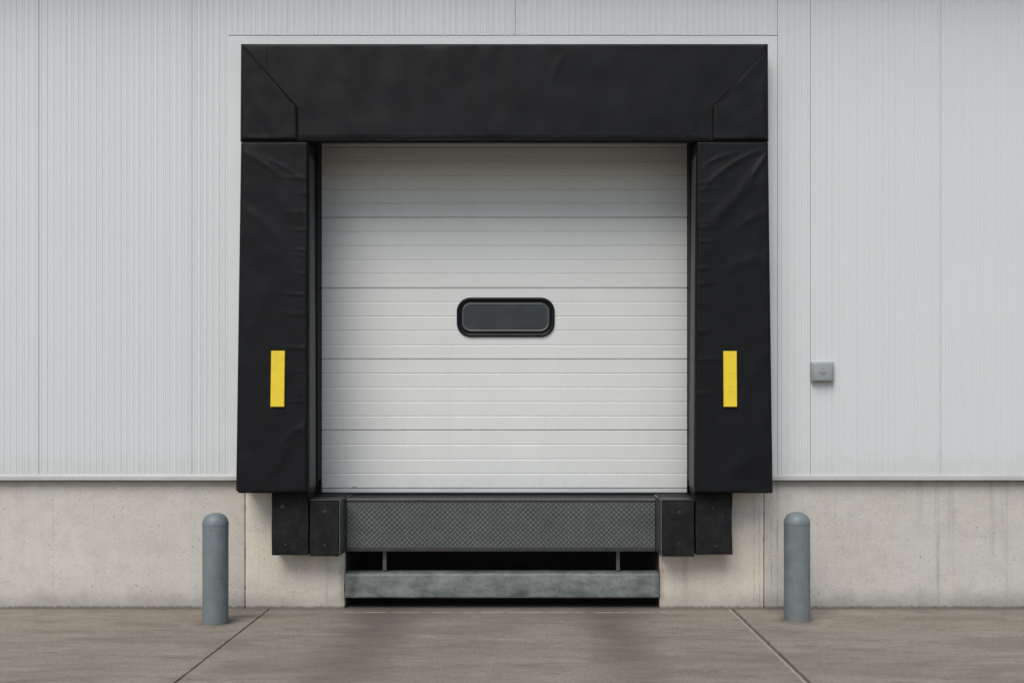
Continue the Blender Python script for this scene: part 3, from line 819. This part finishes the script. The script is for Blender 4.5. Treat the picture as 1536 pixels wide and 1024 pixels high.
# lip with a raised diamond field
bm = BM()
add_box(bm, lx0, lx1, YL + 0.004, YL + 0.022, lz0, lz1, 0.002)
p = 0.0222; g = 0.0036
nx = int((lx1 - lx0) / p) + 2; nz = int((lz1 - lz0) / p) + 2
zlo = Z(821, YL)
for i in range(-1, nx):
    for j in range(-1, nz):
        if (i + j) % 2: continue
        cx, cz = lx0 + i * p, zlo + j * p
        hh = p - g
        wear = 0.5 + 0.9 * noise.noise(Vector((cx * 2.1, cz * 3.3, 4)))
        wear += min(0.6, (cx - lx0 - 0.12) * 2.2)
        wear = max(0.12, min(1, wear))
        top, ht = 0.0045 * wear + 0.0004, hh - 0.0025
        c = []
        for (sx, sz) in ((1, 0), (0, 1), (-1, 0), (0, -1)):
            def cl(x, z): return (min(max(x, lx0 + 0.004), lx1 - 0.004), min(max(z, zlo + 0.002), lz1 - 0.004))
            c.append((cl(cx + sx * hh, cz + sz * hh), cl(cx + sx * ht, cz + sz * ht)))
        if len({(round(q[0][0], 4), round(q[0][1], 4)) for q in c}) < 3: continue
        area = (c[0][0][0] - c[2][0][0]) * (c[1][0][1] - c[3][0][1])
        if area < p * p * 0.3: continue
        lo = [bm.verts.new((q[0][0], YL + 0.003, q[0][1])) for q in c]
        hi = [bm.verts.new((q[1][0], YL + 0.003 - top, q[1][1])) for q in c]
        for k in range(4):
            try: bm.faces.new((lo[k], lo[(k + 1) % 4], hi[(k + 1) % 4], hi[k]))
            except ValueError: pass
        bm.faces.new(hi)
for f in bm.faces:
    if len(f.verts) == 4 and f.calc_area() > 0.05: f.material_index = 1
build('lip_plate', bm, [M_TREAD, M_GRIME], LEV)
bm = BM()
add_box(bm, lx0 + 0.001, lx1 - 0.001, YL - 0.006, YL + 0.002, lz0 - 0.002, zlo - 0.001, 0.002)
build('lip_edge', bm, M_DARK, LEV)
for xa, xb in ((XP0 + 0.001, lx0 - 0.006), (lx1 + 0.006, XP1 - 0.001)):
    bm = BM(); add_box(bm, xa, xb, YL + 0.01, 0.06, Z(826), SILL - 0.003, 0.002)
    build('side_frame', bm, M_DARK, LEV)
for px in (577, 927):
    bm = BM(); xx = X(px, 0.06)
    add_box(bm, xx - 0.016, xx + 0.016, 0.055, 0.062, Z(855, 0.06), SILL - 0.06, 0.002)
    add_box(bm, xx + 0.006, xx + 0.0155, 0.063, 0.11, Z(855, 0.06), SILL - 0.06, 0.002)
    add_lathe(bm, xx, 0.0545, [(0, 0.006), (0.007, 0.006), (0.007, 0)], 8, 'y', Z(849, 0.06))
    build('support_post', bm, M_GREYST, LEV)

# ------------------------------------------------------------------ steel beam across the pit
YB = -0.03
bx0, bx1 = XP0 + 0.0085, XP1 - 0.0085
BEAM = thing('steel_beam', 'weathered galvanized steel beam spanning the pit low under the diamond tread plate', 'steel beam', (X(752), 0, Z(896, YB)))
bm = BM(); za, zb3 = Z(896.5, YB), Z(859.5, YB)
prof = [(0.14, za + 0.004), (YB + 0.02, za - 0.001), (YB + 0.006, za + 0.002), (YB, za + 0.012), (YB, zb3 - 0.024), (YB + 0.004, zb3 - 0.012), (YB + 0.014, zb3 - 0.003), (YB + 0.028, zb3), (0.14, zb3 + 0.002)]
n = 90; rows = []
for i in range(n + 1):
    x = bx0 + (bx1 - bx0) * i / n
    endk = min(i, n - i) / 2.0; sh = 0.012 * max(0, 1 - endk)
    rows.append([bm.verts.new((x, y + noise.noise(Vector((x * 5, z * 8, 2))) * 0.0025 + (sh if y < 0 else 0), z + noise.noise(Vector((x * 3, 7, z * 4))) * 0.002)) for y, z in prof])
for a, b in zip(rows, rows[1:]):
    for k in range(len(prof)):
        j = (k + 1) % len(prof); bm.faces.new((a[k], b[k], b[j], a[j]))
bm.faces.new(rows[0]); bm.faces.new(rows[-1][::-1])
build('beam_profile', bm, M_BEAM, BEAM, smooth=30)

# ------------------------------------------------------------------ bollards
def bollard(label, px, y, r, ptop, lean):
    xx = X(px, y)
    t = thing('bollard', label, 'bollard', (xx, y, 0), 'grey steel bollards flanking the dock')
    H = Z(ptop, y); hd = 0.095
    bm = BM()
    prof = [(r, -0.02), (r, 0.0), (r, 0.02)] + [(r, 0.02 + (H - hd - 0.02) * k / 12) for k in range(1, 13)]
    add_lathe(bm, xx, y, prof, 64)
    for v in bm.verts:
        d = (v.co - Vector((xx, y, v.co.z)))
        v.co += d.normalized() * noise.noise(v.co * 6) * 0.0014
    build('post', bm, M_BOLL, t, smooth=60)
    bm = BM()
    prof = [(r + 0.0012, H - hd - 0.006), (r + 0.0016, H - hd)]
    for k in range(1, 17):
        a = R(90 * k / 16); prof.append(((r + 0.0016) * max(0, math.cos(a)) ** 0.86, H - hd + hd * math.sin(a) ** 1.0))
    prof[-1] = (0, H)
    add_lathe(bm, xx, y, prof, 64)
    build('domed_cap', bm, M_BOLL, t, smooth=60)
    bm = BM()                                        # low rough mortar fillet at the foot
    n = 64; rings = []
    for rr, h in ((r - 0.004, 0.006), (r + 0.003, 0.0045), (r + 0.010, 0.002), (r + 0.018, -0.004)):
        ring = []
        for k in range(n):
            a = 2 * math.pi * k / n
            q = 1 + 0.25 * noise.noise(Vector((math.cos(a) * 2.2, math.sin(a) * 2.2, px)))
            e = r + (rr - r) * (q + 0.3 * noise.noise(Vector((math.cos(a) * 9, math.sin(a) * 9, px))))
            ring.append(bm.verts.new((xx + e * math.cos(a), y + e * math.sin(a), h * q)))
        rings.append(ring)
    for a, b in zip(rings, rings[1:]):
        for k in range(n): bm.faces.new((a[k], b[k], b[(k + 1) % n], a[(k + 1) % n]))
    build('mortar_collar', bm, M_GROUND, t, smooth=60)
bollard('grey round-topped bollard standing before the concrete base left of the dock', 323.2, -0.64, 0.1035, 768.5, 0)
bollard('grey round-topped bollard standing before the concrete base below the small wall box', 1195.5, -0.52, 0.1065, 767.5, 0)

# ------------------------------------------------------------------ small wall box
YW = YC
wb = thing('wall_box', 'small square grey box with round boss on the ribbed wall right of the seal', 'electrical box', (X(1234, YW), YW, Z(573, YW)))
bm = BM(); add_box(bm, X(1217, YW - 0.03), X(1251, YW - 0.03), YW - 0.045, YW - 0.0005, Z(573, YW - 0.03), Z(542.5, YW - 0.03), 0.010, 3)
build('housing', bm, M_BOX, wb, smooth=40)
bm = BM(); add_box(bm, X(1219.8, YW - 0.06), X(1248.6, YW - 0.06), YW - 0.068, YW - 0.0452, Z(571.2, YW - 0.06), Z(544.6, YW - 0.06), 0.009, 3)
build('lid', bm, M_BOXD, wb, smooth=40)
bm = BM(); add_lathe(bm, X(1234.3, YW - .07), YW - 0.068, [(0.030, -0.001), (0.030, 0.004), (0.027, 0.007), (0.021, 0.007), (0.020, 0.003), (0.012, 0.003), (0.011, 0.009), (0.0, 0.010)], 32, 'y', Z(555.5, YW - .07))
build('boss', bm, M_BOX, wb, smooth=40)

# ------------------------------------------------------------------ camera, light
cam = bpy.data.cameras.new('camera'); co = bpy.data.objects.new('camera', cam); COL.objects.link(co)
co.location = (0, -CAM_D, CAM_H); co.rotation_euler = (R(90), 0, 0)
cam.sensor_fit = 'HORIZONTAL'; cam.sensor_width = 36; cam.lens = 36 * F / 1536
cam.shift_x = (768 - VX) / 1536; cam.shift_y = (VY - 512) / 1536
cam.clip_start = 0.1; cam.clip_end = 1000
SC.camera = co

SUN_EL, SUN_AZ = 51.0, 20.0      # azimuth: degrees to the left of the wall normal, seen from the camera
d = Vector((-math.sin(R(SUN_AZ)) * math.cos(R(SUN_EL)), -math.cos(R(SUN_AZ)) * math.cos(R(SUN_EL)), math.sin(R(SUN_EL))))
sl = bpy.data.lights.new('sun', 'SUN'); so = bpy.data.objects.new('sun', sl); COL.objects.link(so)
so.rotation_euler = d.to_track_quat('Z', 'Y').to_euler(); so.location = d * 30
sl.energy = 2.5; sl.angle = R(42); sl.color = (1.0, 0.982, 0.945)
w = bpy.data.worlds.new('World'); SC.world = w; w.use_nodes = True
nt = w.node_tree; bg = nt.nodes['Background']
sky = nt.nodes.new('ShaderNodeTexSky'); sky.sky_type = 'NISHITA'; sky.sun_disc = False
sky.sun_elevation = R(SUN_EL); sky.sun_rotation = math.atan2(d.x, d.y)
sky.air_density = 1.0; sky.dust_density = 1.5; sky.ozone_density = 1.0
wb_ = nt.nodes.new('ShaderNodeMix'); wb_.data_type = 'RGBA'; wb_.blend_type = 'MULTIPLY'; wb_.inputs[0].default_value = 1
nt.links.new(sky.outputs[0], wb_.inputs[6]); wb_.inputs[7].default_value = (1.0, 1.02, 0.975, 1)
nt.links.new(wb_.outputs[2], bg.inputs[0]); bg.inputs[1].default_value = 0.12
SC.view_settings.view_transform = 'Standard'; SC.view_settings.look = 'None'
SC.view_settings.exposure = 0; SC.view_settings.gamma = 1
